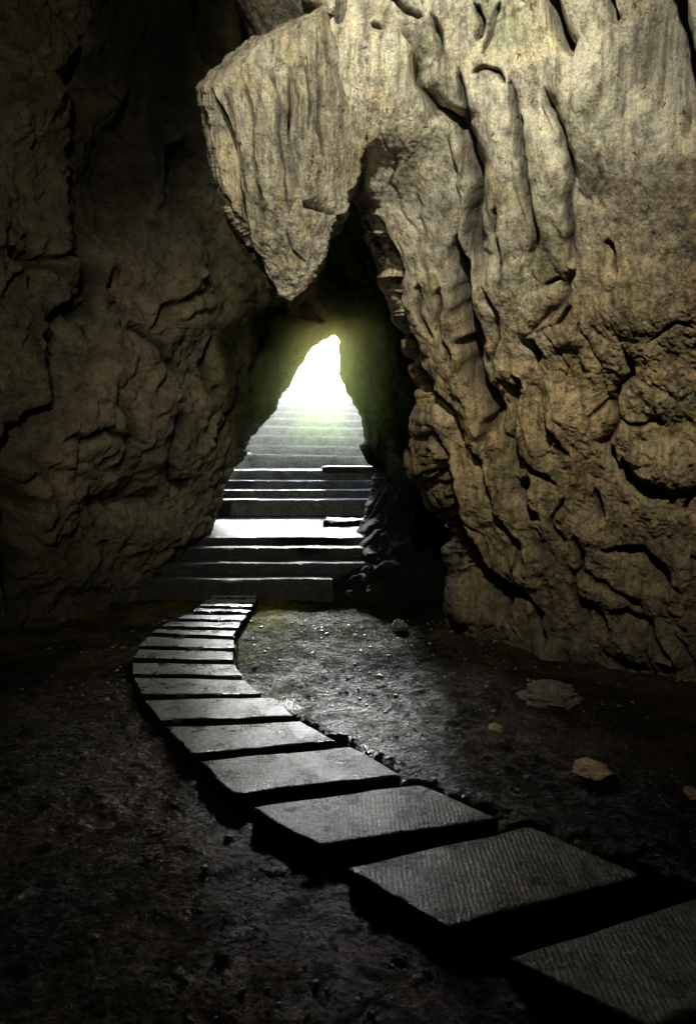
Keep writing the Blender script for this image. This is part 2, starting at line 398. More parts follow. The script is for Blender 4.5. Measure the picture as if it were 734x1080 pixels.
def right_tint(P, X, Y, cav):
    n = fbm(P*1.5+3, 4); n2 = fbm(P*4.5+8, 4)
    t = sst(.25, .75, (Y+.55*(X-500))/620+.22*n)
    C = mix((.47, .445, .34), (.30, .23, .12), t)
    g = sst(.05, .5, fbm(P*2.2+20, 3)); C = mix((1, 1, 1), (.8, .86, .74), g)*C
    C = C*mix((1, 1, 1), (1.07, 1.0, .88), sst(.0, .5, n2))
    stain = sst(.1, .55, fbm(P*np.array([2.2, 2.2, .7])+33, 4)); C = C*(1-.45*stain*(1-.0*t))[..., None]
    C = C*(1-.82*sst(400, 700, Y))[..., None]*(1-.45*sst(480, 440, X-.12*(Y-420))*sst(400, 450, Y))[..., None]  # lamp light fading towards the foot is painted into the colour
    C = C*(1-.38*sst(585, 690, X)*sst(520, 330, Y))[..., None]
    C = C*(1-.8*cav)[..., None]
    return C
right_edge = jag(curve([(300,-300),(325,0),(350,120),(367,196),(379,212),(388,250),(402,290),(420,345),(434,388),(444,425),(442,470),(447,512),(459,540),(470,560),(476,590),(480,630),(486,668),(492,800)]), 5, 1)
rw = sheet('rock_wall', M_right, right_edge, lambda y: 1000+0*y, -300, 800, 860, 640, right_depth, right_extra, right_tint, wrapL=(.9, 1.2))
tag(rw, 'pale fluted limestone wall with flowstone columns turning ochre and cracked towards its foot', 'rock wall')

# ---- hanging rock
hl = jag(curve([(430,-60),(352,-4),(325,16),(266,42),(222,76),(208,93),(208,93.5),(212,130),(222,180),(235,230),(250,262),(264,283),(277,306),(297,317),(300,322)]), 1.3, 2, .07, 0)
hr = jag(curve([(520,-60),(400,-10),(388,20),(388,60),(386,120),(376,190),(367,205),(366,222),(355,228),(346,250),(338,275),(333,280),(331,292),(322,303),(306,318),(302,322)]), 3.5, 3, .08)
hang_depth = RBF([(330,-60,3.95),(420,-60,4.1),(300,20,4.0),(355,10,3.96),(385,10,4.12),(262,44,4.08),(210,95,3.98),(260,100,3.80),(320,100,3.84),(350,100,3.92),(385,100,4.2),(350,180,3.95),(217,160,4.0),(260,200,3.86),(320,200,3.85),(372,200,4.15),(270,290,4.15),(310,280,4.0),(300,322,4.2)])
CH = [([(224,94),(242,146),(252,202),(262,252),(277,292),(297,315)], 3.6, .17, .9), ([(305,71),(310,126),(318,176),(328,217),(353,227)], 3.8, .2, -.9),
 ([(255,76),(267,131),(272,202),(277,242)], 2.5, .03, .6), ([(348,-5),(355,25),(366,50)], 3, .07, .6), ([(285,60),(296,120),(300,190),(306,230)], 2, .025, .5),
 ([(235,85),(250,150),(262,210)], 2, .02, -.5), ([(335,30),(338,100),(345,180)], 2, .03, .6), ([(325,60),(330,140)], 2, .02, 0), ([(300,240),(310,265),(325,280)], 2, .02, 0)]
def hang_extra(P, X, Y):
    q = P
    w = np.stack([perlin(q*3.5+1), perlin(q*3.5+7)], -1)*4+np.stack([perlin(q*12+1), perlin(q*12+7)], -1)*2.0
    Xw, Yw = X+w[..., 0], Y+w[..., 1]
    lean = q.copy(); lean[..., 0] += (q[..., 2]-3)*.30
    h = .022*fbm(lean*np.array([4, 4, .5]), 3, .5)+.012*fbm(lean*np.array([15, 15, 1.0])+5, 3, .5)+.009*fbm(lean*np.array([34, 34, 2.0])+5, 3, .5)
    h += .012*fbm(q*13, 4, .6)+.015*fbm(q*2.5, 3)
    # stepped sheets of rock
    F1, F2, I = worley(lean*np.array([7, 7, .9])+.3*np.stack([perlin(q*3), perlin(q*3+4), perlin(q*3+8)], -1)); h += .022*(I-.5)*(1-np.exp(-(F2-F1)*14))
    cav = np.exp(-(F2-F1)*22)*.35
    for p, w_, d, a in CH:
        g, c = crack(Xw, Yw, p, w_, d, a); h += g; cav = np.maximum(cav, c)
    return h, cav
def hang_tint(P, X, Y, cav):
    n = fbm(P*2.4+3, 4)
    C = mix((.34, .315, .23), (.40, .38, .29), sst(-.3, .4, n))
    C = C*mix((1, 1, 1), (1.06, .99, .86), sst(.0, .5, fbm(P*np.array([7, 7, 1])+8, 3)))
    s = fbm(P*np.array([12, 12, 1.2])+30, 4); C = C*(1-.35*sst(0, .5, s))[..., None]
    return C*(1-.75*cav)[..., None]
hg = sheet('hanging_rock', M_hang, hl, hr, -60, 322, 460, 260, hang_depth, hang_extra, hang_tint, wrapL=(.25, .7, 16), wrapR=(.1, .5, 10))
tag(hg, 'pointed blade of grooved pale limestone hanging from the roof above the passage', 'hanging rock')

# ---- rock behind the ridge of the hanging rock
rl = curve([(225,-300),(236,-60),(246,0),(256,25),(268,60),(300,140)])
rs = sheet('roof_rock', M_hang, rl, lambda y: 470+0*y, -300, 140, 200, 130, RBF([(225,-300,4.0),(470,-300,3.6),(246,0,4.9),(350,0,4.75),(470,0,4.7),(268,140,5.4),(470,140,5.2),(350,60,5.0)]), hang_extra, lambda P, X, Y, c: hang_tint(P, X, Y, c)*.6, wrapL=(.4, .9, 16))
tag(rs, 'dimmer rock of the roof seen just above the ridge of the hanging blade', 'roof rock')

# ---- left wall
left_edge = jag(curve([(372,-300),(372,300),(360,342),(349,346),(340,351),(330,360),(320,371),(314,385),(303,399),(294,411),(289,425),(277,441),(265,459),(255,477),(243,495),(233,514),(229,530),(224,548),(218,562),(205,568),(195,578),(176,598),(155,622),(145,700),(140,850)]), 5, 4)
left_depth = RBF([(-600,-300,2.9),(-250,-300,3.6),(0,-300,4.5),(200,-300,5.6),(370,-300,6.2),(-600,0,3.0),(-250,0,3.9),(0,0,4.9),(120,0,5.9),(250,0,6.6),(370,0,6.9),
 (-600,200,3.1),(-250,200,4.0),(0,200,5.0),(120,200,6.3),(230,200,7.1),(370,200,7.6),(-250,350,4.1),(0,350,5.1),(100,350,6.0),(200,350,6.9),(300,350,8.1),(350,345,9.3),
 (0,450,5.2),(150,450,6.5),(255,470,8.1),(-600,560,3.4),(-250,560,4.3),(0,560,5.5),(100,560,6.3),(222,556,8.0),(-250,660,4.6),(0,660,5.9),(150,640,7.1),(-600,850,3.6),(-250,850,4.8),(0,850,6.1),(145,850,7.2)])
CL = [([(90,300),(53,361),(49,418),(25,447),(-5,476),(-40,520)], 9, .3, -.8), ([(139,341),(176,378),(192,390)], 4, .12, .5), ([(5,262),(35,280),(62,300)], 4, .12, 0),
 ([(35,280),(60,268),(90,258)], 3.5, .12, 0), ([(30,240),(35,280),(40,315)], 4, .13, 0), ([(35,280),(15,300),(8,320)], 3, .1, 0), ([(90,537),(135,523),(163,512)], 5, .14, -.6),
 ([(0,480),(12,560),(5,640)], 9, .25, 0), ([(160,350),(180,320),(205,310)], 5, .15, .5), ([(78,40),(80,120),(75,200),(85,300)], 9, .25, -.8), ([(215,-40),(225,40),(232,80)], 12, .3, 0),
 ([(90,265),(95,310),(80,340)], 4, .14, 0), ([(230,330),(215,380),(225,420)], 4, .09, .5), ([(250,380),(240,430),(220,470)], 4, .09, .5), ([(185,430),(170,480),(190,520)], 4, .1, .5),
 ([(60,470),(100,450),(140,455)], 4, .1, .5), ([(120,400),(130,440),(115,500)], 5, .1, 0), ([(300,300),(290,340),(270,380),(262,410)], 5, .12, .5)]
BLL = [(195,290,26,44,.22,8), (190,175,22,34,-.45,0), (120,190,40,90,-.4,0), (40,400,50,60,.18,0), (30,60,40,80,.15,0), (180,460,60,70,.15,20), (240,400,30,60,.12,25), (70,600,60,40,.15,0), (150,560,50,30,.12,0), (10,540,30,40,-.25,0), (110,100,25,40,.12,0), (310,330,30,30,.15,0)]
def left_extra(P, X, Y):
    q = P
    w = np.stack([perlin(q*2.2), perlin(q*2.2+9.1)], -1)*10+np.stack([perlin(q*7+3), perlin(q*7+5)], -1)*4
    Xw, Yw = X+w[..., 0], Y+w[..., 1]
    near = sst(60, 130, left_edge(Y)-X)
    h = .20*fbm(q*.9+2, 4, .5)*(.3+.7*near)
    for b in BLL: h += blob(Xw, Yw, *b)
    F1, F2, I = worley(q*np.array([1.7, 1.7, 1.1])+.8*np.stack([perlin(q*2), perlin(q*2+4), perlin(q*2+8)], -1)); e = F2-F1
    gt = sst(-.3, .3, fbm(q*1.1+40, 3)); h += .07*gt*(1-np.exp(-e*6))*(.5+.5*near)+.16*(I-.5)*near*(1-np.exp(-e*4))
    F1, F2, I = worley(q*np.array([5.2, 5.2, 3.4])+.9*np.stack([perlin(q*5), perlin(q*5+4), perlin(q*5+8)], -1)); e2 = F2-F1
    gt2 = sst(-.1, .35, fbm(q*1.8+60, 3)); h += gt2*(.03*(1-np.exp(-e2*5))+.035*(I-.5))
    h += .05*fbm(q*5, 5, .55, True)+.02*fbm(q*16, 3, .6)
    cav = .7*gt*np.exp(-e*16)+.35*gt2*np.exp(-e2*12)
    for p, w_, d, a in CL:
        g, c = crack(Xw, Yw, p, w_, d, a); h += g; cav = np.maximum(cav, c)
    return h, np.clip(cav, 0, 1)
def left_tint(P, X, Y, cav):
    n = fbm(P*1.3+3, 4)
    C = mix((.15, .125, .08), (.24, .20, .13), sst(-.3, .4, n))
    green = sst(150, 330, X)*sst(650, 500, Y); C = C*mix((1, 1, 1), (.9, 1.25, .55), green*.9)  # green glow around the opening painted into the wall colour
    C = C*mix((1, 1, 1), (.5, .52, .5), sst(0, .5, fbm(P*2.4+11, 4)))
    C = C*(1-.75*sst(60, 110, X)*sst(280, 180, Y)*sst(250, 190, X))[..., None]  # recess behind the hanging blade: its shade is put into the colour
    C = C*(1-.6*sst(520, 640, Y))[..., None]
    return C*(1-.75*cav)[..., None]
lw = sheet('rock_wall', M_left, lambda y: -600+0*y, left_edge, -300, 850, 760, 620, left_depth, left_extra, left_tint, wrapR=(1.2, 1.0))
tag(lw, 'dark blocky cave wall leaning over the left side of the stepping stones', 'rock wall')

# ---- inner wall to the right of the opening
inner_edge = jag(curve([(300,150),(322,300),(344,342),(353,347),(358,360),(360,385),(361,400),(367,414),(377,430),(384,450),(386,463),(380,470),(387,484),(392,496),(391,520),(384,545),(379,560),(373,580),(359,598),(338,614),(330,640),(325,760)]), 2.5, 5, .05, .2)
inner_depth = RBF([(300,150,7.2),(420,150,6.6),(560,150,5.6),(330,300,8.2),(420,300,7.2),(560,300,6.3),(352,350,9.4),(400,380,8.0),(460,400,7.2),(560,400,6.8),(386,460,8.9),(440,470,7.6),(560,480,6.9),
 (391,500,8.6),(379,560,8.2),(440,560,7.3),(560,560,6.6),(338,614,7.25),(400,620,6.8),(470,640,6.3),(560,640,6.2),(325,760,7.2),(470,760,6.3),(560,760,6.2)])
CI = [([(375,240),(390,290),(400,340),(398,380)], 5, .15, .5), ([(405,330),(412,400),(405,450)], 6, .2, .5), ([(395,480),(410,520),(405,560)], 5, .15, .5), ([(360,250),(365,300),(372,330)], 5, .15, .5), ([(345,250),(350,290)], 4, .1, 0),
 ([(388,225),(398,270),(412,320),(428,380)], 7, .2, 0), ([(420,400),(424,460),(422,520)], 6, .2, 0), ([(370,590),(400,600),(440,590)], 5, .1, 0)]
def inner_extra(P, X, Y):
    q = P
    w = np.stack([perlin(q*3), perlin(q*3+9.1)], -1)*5
    F1, F2, I = worley(q*np.array([2.8, 2.8, 1.6])+.35*np.stack([perlin(q*2), perlin(q*2+4), perlin(q*2+8)], -1)); e = F2-F1
    h = .10*(1-np.exp(-e*5))+.08*(I-.5)+.07*fbm(q*np.array([4, 4, 2]), 5, .55, True)+.06*fbm(q*1.6, 3)+.02*fbm(q*15, 3)
    h = h*sst(-10, 60, X-inner_edge(Y)+2)*.88+.12*h
    cav = .6*np.exp(-e*12)
    for p, w_, d, a in CI:
        g, c = crack(X+w[..., 0], Y+w[..., 1], p, w_, d, a); h += g; cav = np.maximum(cav, c)
    return h, np.clip(cav, 0, 1)
def inner_tint(P, X, Y, cav):
    C = mix((.15, .17, .08), (.10, .10, .06), sst(-.3, .4, fbm(P*1.8+3, 4)))
    C = C*mix((.85, 1.15, .55), (.6, .6, .55), sst(400, 500, Y)); C = C*mix((1, 1, 1), (2.2, 3.0, 1.4), sst(370, 290, Y)); C = C*(1-.6*sst(395, 440, X))[..., None]  # green glow of the opening put into the colour, brighter higher up
    C = C*(1-.95*sst(430, 520, Y))[..., None]  # shade of the lower part painted into the colour
    return C*(1-.7*cav)[..., None]
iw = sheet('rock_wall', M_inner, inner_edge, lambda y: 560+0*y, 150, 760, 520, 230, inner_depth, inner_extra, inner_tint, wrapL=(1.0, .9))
tag(iw, 'shadowed green tinged rock pillar forming the right side of the bright opening', 'rock wall')

# ------------------------------------------------------------------ cave shell: roof, back wall, far wall with the mouth
def rough_sheet(name, corners, nu, nv, M, amp=.35, tint=(.15, .13, .09), kind='structure'):
    a, b, c, d = [np.array(p, float) for p in corners]
    u = np.linspace(0, 1, nu)[None, :, None]; v = np.linspace(0, 1, nv)[:, None, None]
    P = a*(1-u)*(1-v)+b*u*(1-v)+c*u*v+d*(1-u)*v
    N = normals(P); h = amp*fbm(P*.6, 5)+.3*amp*fbm(P*2.5, 4, .5, True)
    P = P+N*h[..., None]
    o = mesh_obj(name, P.reshape(-1, 3), grid_faces(nv, nu), M, cols=np.tile(tint, (nu*nv, 1)))
    return tag(o, kind=kind)
X0, X1, YB, YF, ZB, ZT = -6.5, 6.5, -4.5, 10.6, -1.2, 7.2
e = .6
rough_sheet('cave_roof', [(X0-e, YB-e, ZT), (X1+e, YB-e, ZT), (X1+e, YF+e, ZT), (X0-e, YF+e, ZT)], 120, 140, M_left)
rough_sheet('cave_back_wall', [(X0-e, YB, ZB-e), (X1+e, YB, ZB-e), (X1+e, YB, ZT+e), (X0-e, YB, ZT+e)], 120, 90, M_left)
rough_sheet('cave_side_left', [(X0, YB-e, ZB-e), (X0, YF+e, ZB-e), (X0, YF+e, ZT+e), (X0, YB-e, ZT+e)], 120, 90, M_left)
rough_sheet('cave_side_right', [(X1, YB-e, ZB-e), (X1, YF+e, ZB-e), (X1, YF+e, ZT+e), (X1, YB-e, ZT+e)], 120, 90, M_left)
# far wall with the mouth cut in it
mouth = [(352,330),(372,385),(382,412),(398,440),(404,470),(408,500),(408,560),(404,640),(300,640),(205,640),(205,560),(218,520),(232,490),(248,465),(262,440),(275,415),(290,392),(305,368),(328,338)]
mp = [at(x, y, YF) for x, y in mouth]; mp = np.array(mp)
ctr = np.array([mp[:, 0].mean(), YF, 1.4]); n = 160
def resample(P, n):
    Q = np.vstack([P, P[:1]]); L = np.concatenate([[0], np.cumsum(np.linalg.norm(np.diff(Q, axis=0), axis=1))])
    t = np.linspace(0, L[-1], n, endpoint=False); return np.stack([np.interp(t, L, Q[:, i]) for i in range(3)], 1)
mp = resample(mp, n); ang = np.arctan2(mp[:, 2]-ctr[2], mp[:, 0]-ctr[0])
outer = np.stack([ctr[0]+11*np.cos(ang), np.full(n, YF), ctr[2]+11*np.sin(ang)], 1)
rings = []
for k in range(40):
    t = (k/39.)**2.2; rg = mp*(1-t)+outer*t; rg[:, 1] += (.5*np.exp(-k/3.)) ; rings.append(rg)
P = np.array(rings); P = np.concatenate([P, P[:, :1]], 1)
hh = fbm(P*1.2, 5); P[..., 1] += .35*hh-.1; P[..., 0] += .05*fbm(P*3+4, 3)
P[:, -1] = P[:, 0]
tag(mesh_obj('cave_mouth_wall', P.reshape(-1, 3), grid_faces(40, n+1), M_inner, cols=np.tile((.2, .22, .13), (40*(n+1), 1))), kind='structure')

# ------------------------------------------------------------------ floor
SLABS = [  # corners in photo pixels: back-left, back-right, front-right, front-left ; top height
 [(229,621),(273,621),(272,625),(226,625)], [(225,626),(272,626),(271,630),(221,630)], [(220,631),(271,631),(269,635),(215,635)],
 [(214,636),(268,636.5),(266,640),(209,639.5)], [(208,641),(265,642),(261,646),(203,645)], [(196,647),(260,648),(256,653.5),(186,652)],
 [(181,654),(254,656),(251,662),(170,660)], [(166,662),(250,664),(248,670.5),(158,668)], [(156,670),(248,673),(246.5,683.5),(146,681)],
 [(145,683),(246.5,686),(247,698),(140,695)], [(140,697),(247,700),(257,712.5),(141,711)], [(141,713.5),(259,715.5),(277,732.5),(149,734)],
 [(151,736.5),(287,735),(311,756),(169,760)], [(171,763),(313,758.5),(358,782),(205,797)], [(207,799),(368,785.5),(427,820),(249,837)],
 [(263,851),(440,827.5),(528,864),(336,893)], [(363,913),(556,871),(679,927),(476,980)], [(532,1008),(735,943),(880,1010),(690,1085)]]
ztop = [0.0]*18
SL = [[on(x, y, ztop[i]) for x, y in q] for i, q in enumerate(SLABS)]
lpts = np.array([[ (q[0][k]+q[3][k])/2 for k in range(3)] for q in SL]); rpts = np.array([[(q[1][k]+q[2][k])/2 for k in range(3)] for q in SL])
LE = np.array([SL[0][0]]+[q[3] for q in SL]); RE = np.array([SL[0][1]]+[q[2] for q in SL])
def ground_h(X, Y):
    Pn = np.stack([X, Y, 0*X], -1)
    # distance beyond the left / right edge of the row of slabs
    dl, sl, fl = polydist(X, Y, LE[:, :2]); dr, sr, fr = polydist(X, Y, RE[:, :2])
    left = sl > 0; right = sr < 0
    inside = (~left) & (~right)
    h = -.07+.05*fbm(Pn*.9, 4)+.018*fbm(Pn*4, 4, .55, True)+.012*fbm(Pn*14, 4, .6)
    F1, F2, I = worley(Pn*np.array([5, 7, 1])+.3); h = h+.015*(I-.5)*(1-np.exp(-(F2-F1)*5))
    nearf = sst(5.6, 3.6, Y)
    # trench left of the slabs
    wdt = .12+.5*nearf
    tr = (.14+.36*nearf)*sst(-.03, .05, np.where(left, dl, -dl))*(1-sst(wdt*.6, wdt*1.3+.1, dl+.1*fbm(Pn*2+4, 3)))
    h = h-tr*left-.02*left*nearf
    tr2 = .06*sst(0, .04, dr)*(1-sst(.05, .25, dr)); h = h-tr2*right*sst(6.5, 5, Y)
    h = np.where(inside, np.minimum(h, -.12), h)
    h = np.where((dl < .02) | (dr < .02), np.minimum(h, -.10), h)
    return h, left, dl, right, dr
gx = np.linspace(-7, 7, 640); 
gy = np.concatenate([np.linspace(-5, 1.2, 60, endpoint=False), np.linspace(1.2, 7.9, 560)])
GX, GY = np.meshgrid(gx, gy)
gx2 = GX.copy(); GX = np.sign(gx2)*np.abs(gx2/7)**1.35*7
H, left, dl, right, dr = ground_h(GX, GY)
# banks rise where the walls stand
P = np.stack([GX, GY, H], -1)
n1 = fbm(P*1.3+5, 4); mossy = sst(1.1, .2, GX)*sst(4.6, 5.8, GY+.6*n1)*sst(-.15, .25, fbm(P*2.6+9, 4)+.12)
C = mix((.018, .013, .007), (.052, .038, .020), sst(-.3, .4, n1))
C = mix((1, 1, 1), (2.2, 2.6, .8), mossy)*C
C = C*(1-.5*left*sst(4.2, 2.6, GY))[..., None]  # near left floor toned down in its colour to look less lit
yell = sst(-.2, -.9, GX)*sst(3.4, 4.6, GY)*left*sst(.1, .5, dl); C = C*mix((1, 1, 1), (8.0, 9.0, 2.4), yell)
sun_pool_dim = sst(.35, -.1, np.hypot((GX+.45)/1.4, (GY-6.0)/1.9)-.8); C = C*(1-.85*sun_pool_dim)[..., None]  # floor colour darkened where sunlight lands, to dim that patch
tr = left & (dl < .62*sst(5.6, 3.6, GY)+.1); C = C*np.where(tr, .12, 1)[..., None]  # trench strip darkened in the colour: shade added to dark mud
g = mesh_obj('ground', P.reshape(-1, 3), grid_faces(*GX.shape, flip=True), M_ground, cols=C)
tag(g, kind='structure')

# ------------------------------------------------------------------ worn stone blocks
def block(name, top4, thick, M, parent=None, res=.03, rnd=.012, amp=.006, seed=0, maxn=60, bottom=None, dish=0.0, origin=None):
    q = [np.array(p, float) for p in top4]
    lx = np.linalg.norm(q[1]-q[0]); ly = np.linalg.norm(q[3]-q[0])
    nx = int(np.clip(lx/res, 4, maxn)); ny = int(np.clip(ly/res, 3, maxn)); nz = int(np.clip(thick/res, 3, 16))
    idx = {}; V = []; F = []
    def vid(i, j, k):
        key = (i, j, k)
        if key not in idx: idx[key] = len(V); V.append(key)
        return idx[key]
    for i in range(nx):
        for j in range(ny):
            F.append((vid(i, j, nz), vid(i, j+1, nz), vid(i+1, j+1, nz), vid(i+1, j, nz))); F.append((vid(i, j, 0), vid(i+1, j, 0), vid(i+1, j+1, 0), vid(i, j+1, 0)))
    for i in range(nx):
        for k in range(nz):
            F.append((vid(i, 0, k), vid(i, 0, k+1), vid(i+1, 0, k+1), vid(i+1, 0, k))); F.append((vid(i, ny, k), vid(i+1, ny, k), vid(i+1, ny, k+1), vid(i, ny, k+1)))
    for j in range(ny):
        for k in range(nz):
            F.append((vid(0, j, k), vid(0, j+1, k), vid(0, j+1, k+1), vid(0, j, k+1))); F.append((vid(nx, j, k), vid(nx, j, k+1), vid(nx, j+1, k+1), vid(nx, j+1, k)))
    K = np.array(V, float); u = K[:, 0]/nx; v = K[:, 1]/ny; w = K[:, 2]/nz
    # cluster lines near the edges so they can be rounded
    def cl(t): return np.where(t < .5, .5*(2*t)**1.25, 1-.5*(2-2*t)**1.25)
    u, v = cl(u), cl(v)
    X = u*lx; Y = v*ly; Z = w*thick
    e = lambda s, L: np.minimum(s, L-s)
    cxn = np.clip(X, rnd, lx-rnd); cyn = np.clip(Y, rnd, ly-rnd); czn = np.clip(Z, rnd, thick-rnd)
    d = np.stack([X-cxn, Y-cyn, Z-czn], 1); l = np.linalg.norm(d, axis=1)+1e-9
    S = np.stack([cxn, cyn, czn], 1)+d/l[:, None]*np.minimum(l, rnd)[:, None]*(l > 1e-6)[:, None]
    u, v = S[:, 0]/lx, S[:, 1]/ly
    W = (q[0][None]*((1-u)*(1-v))[:, None]+q[1][None]*(u*(1-v))[:, None]+q[2][None]*(u*v)[:, None]+q[3][None]*((1-u)*v)[:, None])
    W[:, 2] += S[:, 2]-thick
    c = W.mean(0); nrm = d/l[:, None]
    topness = (w > .99); nrm = np.where(l[:, None] > 1e-6, nrm, np.array([0, 0, 1.0]))
    Q = W+seed*3.7
    hN = amp*fbm(Q*9, 4, .6)+amp*1.2*fbm(Q*2.5+5, 3)
    chip = sst(.25, .7, perlin(Q*11+3))*amp*4*(np.abs(nrm[:, 2]) < .95)
    W = W+nrm*(hN-chip)[:, None]
    side = amp*3.0*np.stack([perlin(Q*4+8), perlin(Q*4+18), 0*u], 1); W = W+side
    if dish: W[:, 2] -= dish*np.sin(np.pi*np.clip(u, 0, 1))*np.where(w > .5, 1, 0)
    if origin is None: origin = c
    o = mesh_obj(name, W-origin, np.array(F), M, parent)
    o.location = origin
    return o
LAB = ['farthest and smallest paving slab, at the foot of the stairs', 'thin far paving slab second from the stairs', 'thin far paving slab third from the stairs', 'thin far paving slab fourth from the stairs',
 'narrow far paving slab fifth from the stairs', 'low mossy paving slab sixth from the stairs', 'greenish paving slab seventh from the stairs, where the row widens', 'greenish paving slab eighth from the stairs',
 'worn paving slab ninth from the stairs, at the start of the bend', 'worn paving slab tenth from the stairs, reaching farthest left', 'pale paving slab eleventh from the stairs, on the bend', 'pale speckled paving slab twelfth from the stairs, on the bend',
 'shiny paving slab with its right end beside the glinting puddle', 'bright pale paving slab just nearer than the glinting puddle', 'glistening pitted paving slab fifth from the near end', 'wide glistening paving slab third from the near end',
 'large chisel grooved paving slab second from the near end', 'nearest dark paving slab cut off by the lower right corner of the view']
LAB[14] = 'glistening pitted paving slab fourth from the near end'
for i, q in enumerate(SL):
    far = i < 8; sh = .07 if far else .075 if i < 14 else .05 if i == 14 else .02
    q = [q[0]+(q[3]-q[0])*sh, q[1]+(q[2]-q[1])*sh, q[2]+(q[1]-q[2])*sh, q[3]+(q[0]-q[3])*sh]
    jit = [np.array([0, 0, z]) for z in rng.uniform(-.008, .008, 4)]
    qq = [a+b for a, b in zip(q, jit)]
    o = block('stepping_stone', qq, .13 if i < 12 else .15, M_slab, res=.022, rnd=.012, amp=.004 if i > 8 else .006, seed=i, maxn=80)
    tag(o, LAB[i], 'stepping stone', 'flat stepping stones in a curving row')

# ------------------------------------------------------------------ stairs
def empty(name, loc):
    o = bpy.data.objects.new(name, None); COL.objects.link(o); o.location = loc; return o
def flight(label, specs, M, back, zbase, slope=0):
    """specs: (pixel y of the nosing at centre, Y, xl px, xr px)"""
    root = empty('stone_staircase', (0, 0, 0)); tag(root, label, 'staircase', 'flights of stone steps')
    zs = []
    prev = zbase
    for k, (py, Y, xl, xr) in enumerate(specs):
        c = at((xl+xr)/2, py, Y); z = float(c[2]); a = at(xl, py, Y)[0]; b = at(xr, py, Y)[0]
        Yn = specs[k+1][1] if k+1 < len(specs) else back
        dz = slope*(b-a)/2; dy = .05*slope*10
        top = [(a, Yn+.04-dy, z+dz), (b, Yn+.04+dy, z-dz), (b, Y+dy, z-dz), (a, Y-dy, z+dz)]
        th = z-prev+.10
        o = block('step', top, th, M, None, res=.05, rnd=.018, amp=.008, seed=k+py, maxn=80, origin=np.array([0, Y, 0.0]))
        o.parent = root; prev = z; zs.append(z)
    return root, zs
lo, zs1 = flight('lowest flight of dark shaded stone steps rising behind the row of slabs', [(611,7.0,120,352),(594,7.3,140,390),(578,7.6,160,400),(567,7.9,170,430)], M_darkstep, 10.3, -.1)
mi, zs2 = flight('middle flight of grey steps between the bright landing and the beam', [(527,10.25,150,470),(517,10.6,150,470),(507,10.95,150,470),(496,11.3,150,470)], M_step, 12.4, zs1[-1])
up, zs3 = flight('upper flight of hazy pale steps climbing into the daylight', [(480,12.35,180,450),(470,12.7,180,450),(459.5,13.05,180,450),(450,13.4,180,450),(442,13.75,180,450),(434.5,14.1,180,450),(428,14.45,180,450),(421.5,14.8,180,450),(416,15.15,180,450),(411,15.5,180,450)], M_step, 16.2, zs2[-1], slope=.02)
print('Z', zs1, zs2, zs3)

# beam, blocks, stones
def thing_block(name, label, cat, pts, Y, zt, th, M, depth, **kw):
    (xl, xr, py) = pts; z = float(at(xl, py, Y)[2]) if zt is None else zt
    a = at(xl, py, Y)[0]; b = at(xr, py, Y)[0]
    o = block(name, [(a, Y+depth, z), (b, Y+depth, z), (b, Y, z), (a, Y, z)], th, M, **kw)
    return tag(o, label, cat)
thing_block('stone_beam', 'dark flat beam jutting from the right above the middle steps', 'beam', (340, 430, 492), 11.1, None, .09, M_wood, .3, res=.03, amp=.006)
thing_block('stone_block', 'small dark stone block on the right end of the bright landing', 'stone block', (342, 400, 549), 9.0, None, .16, M_darkstep, .35, res=.03, amp=.02, rnd=.03)
thing_block('kerb_stone', 'pale low kerb stone at the left end of the upper stairs', 'kerb stone', (236, 260, 478), 12.0, None, .35, M_step, .5, res=.04, amp=.02, rnd=.03)

def stone(name, label, cat, px, py, z, r, M, flat=.5, seed=0, group=None):
    c = on(px, py, z); n = 28
    th = np.linspace(0, np.pi, n)[:, None]; ph = np.linspace(0, 2*np.pi, 2*n)[None, :]
    D = np.stack([np.sin(th)*np.cos(ph), np.sin(th)*np.sin(ph), np.cos(th)+0*ph], -1)
    s = 1+.35*perlin(D*1.6+seed*5)+.15*perlin(D*4+seed*5); s[:, -1] = s[:, 0]
    F1, F2, I = worley(D*1.5+seed); s = s*(1+.12*(I-.5)); s[:, -1] = s[:, 0]; s[0] = s[0].mean(); s[-1] = s[-1].mean()
    P = D*s[..., None]*np.array([r[0], r[1], r[0]*flat])
    o = mesh_obj(name, P.reshape(-1, 3), grid_faces(n, 2*n), M); o.location = c
    return tag(o, label, cat, group)
stone('flat_stone', 'largest flat ochre stone lying on the wet floor at right', 'stone', 624, 811, -.04, (.085, .10), M_yellow, .14, 3)
stone('flat_stone', 'small ochre stone at the right edge of the view', 'stone', 729, 837, -.04, (.035, .05), M_yellow, .5, 5)
stone('flat_stone', 'tiny ochre stone just beyond the chisel grooved slab', 'stone', 610, 889, -.04, (.018, .02), M_yellow, .5, 9)
stone('flat_stone', 'small brown stone in the glistening strip of floor', 'stone', 522, 768, -.04, (.04, .05), M_yellow, .4, 12)
stone('dark_stone', 'small dark stone near the foot of the pale wall', 'stone', 421, 661, -.03, (.07, .06), M_darkstone, .8, 14)
stone('boulder', 'dark boulder against the foot of the ochre wall at right', 'boulder', 580, 735, -.06, (.20, .16), M_darkstone, .35, 16)
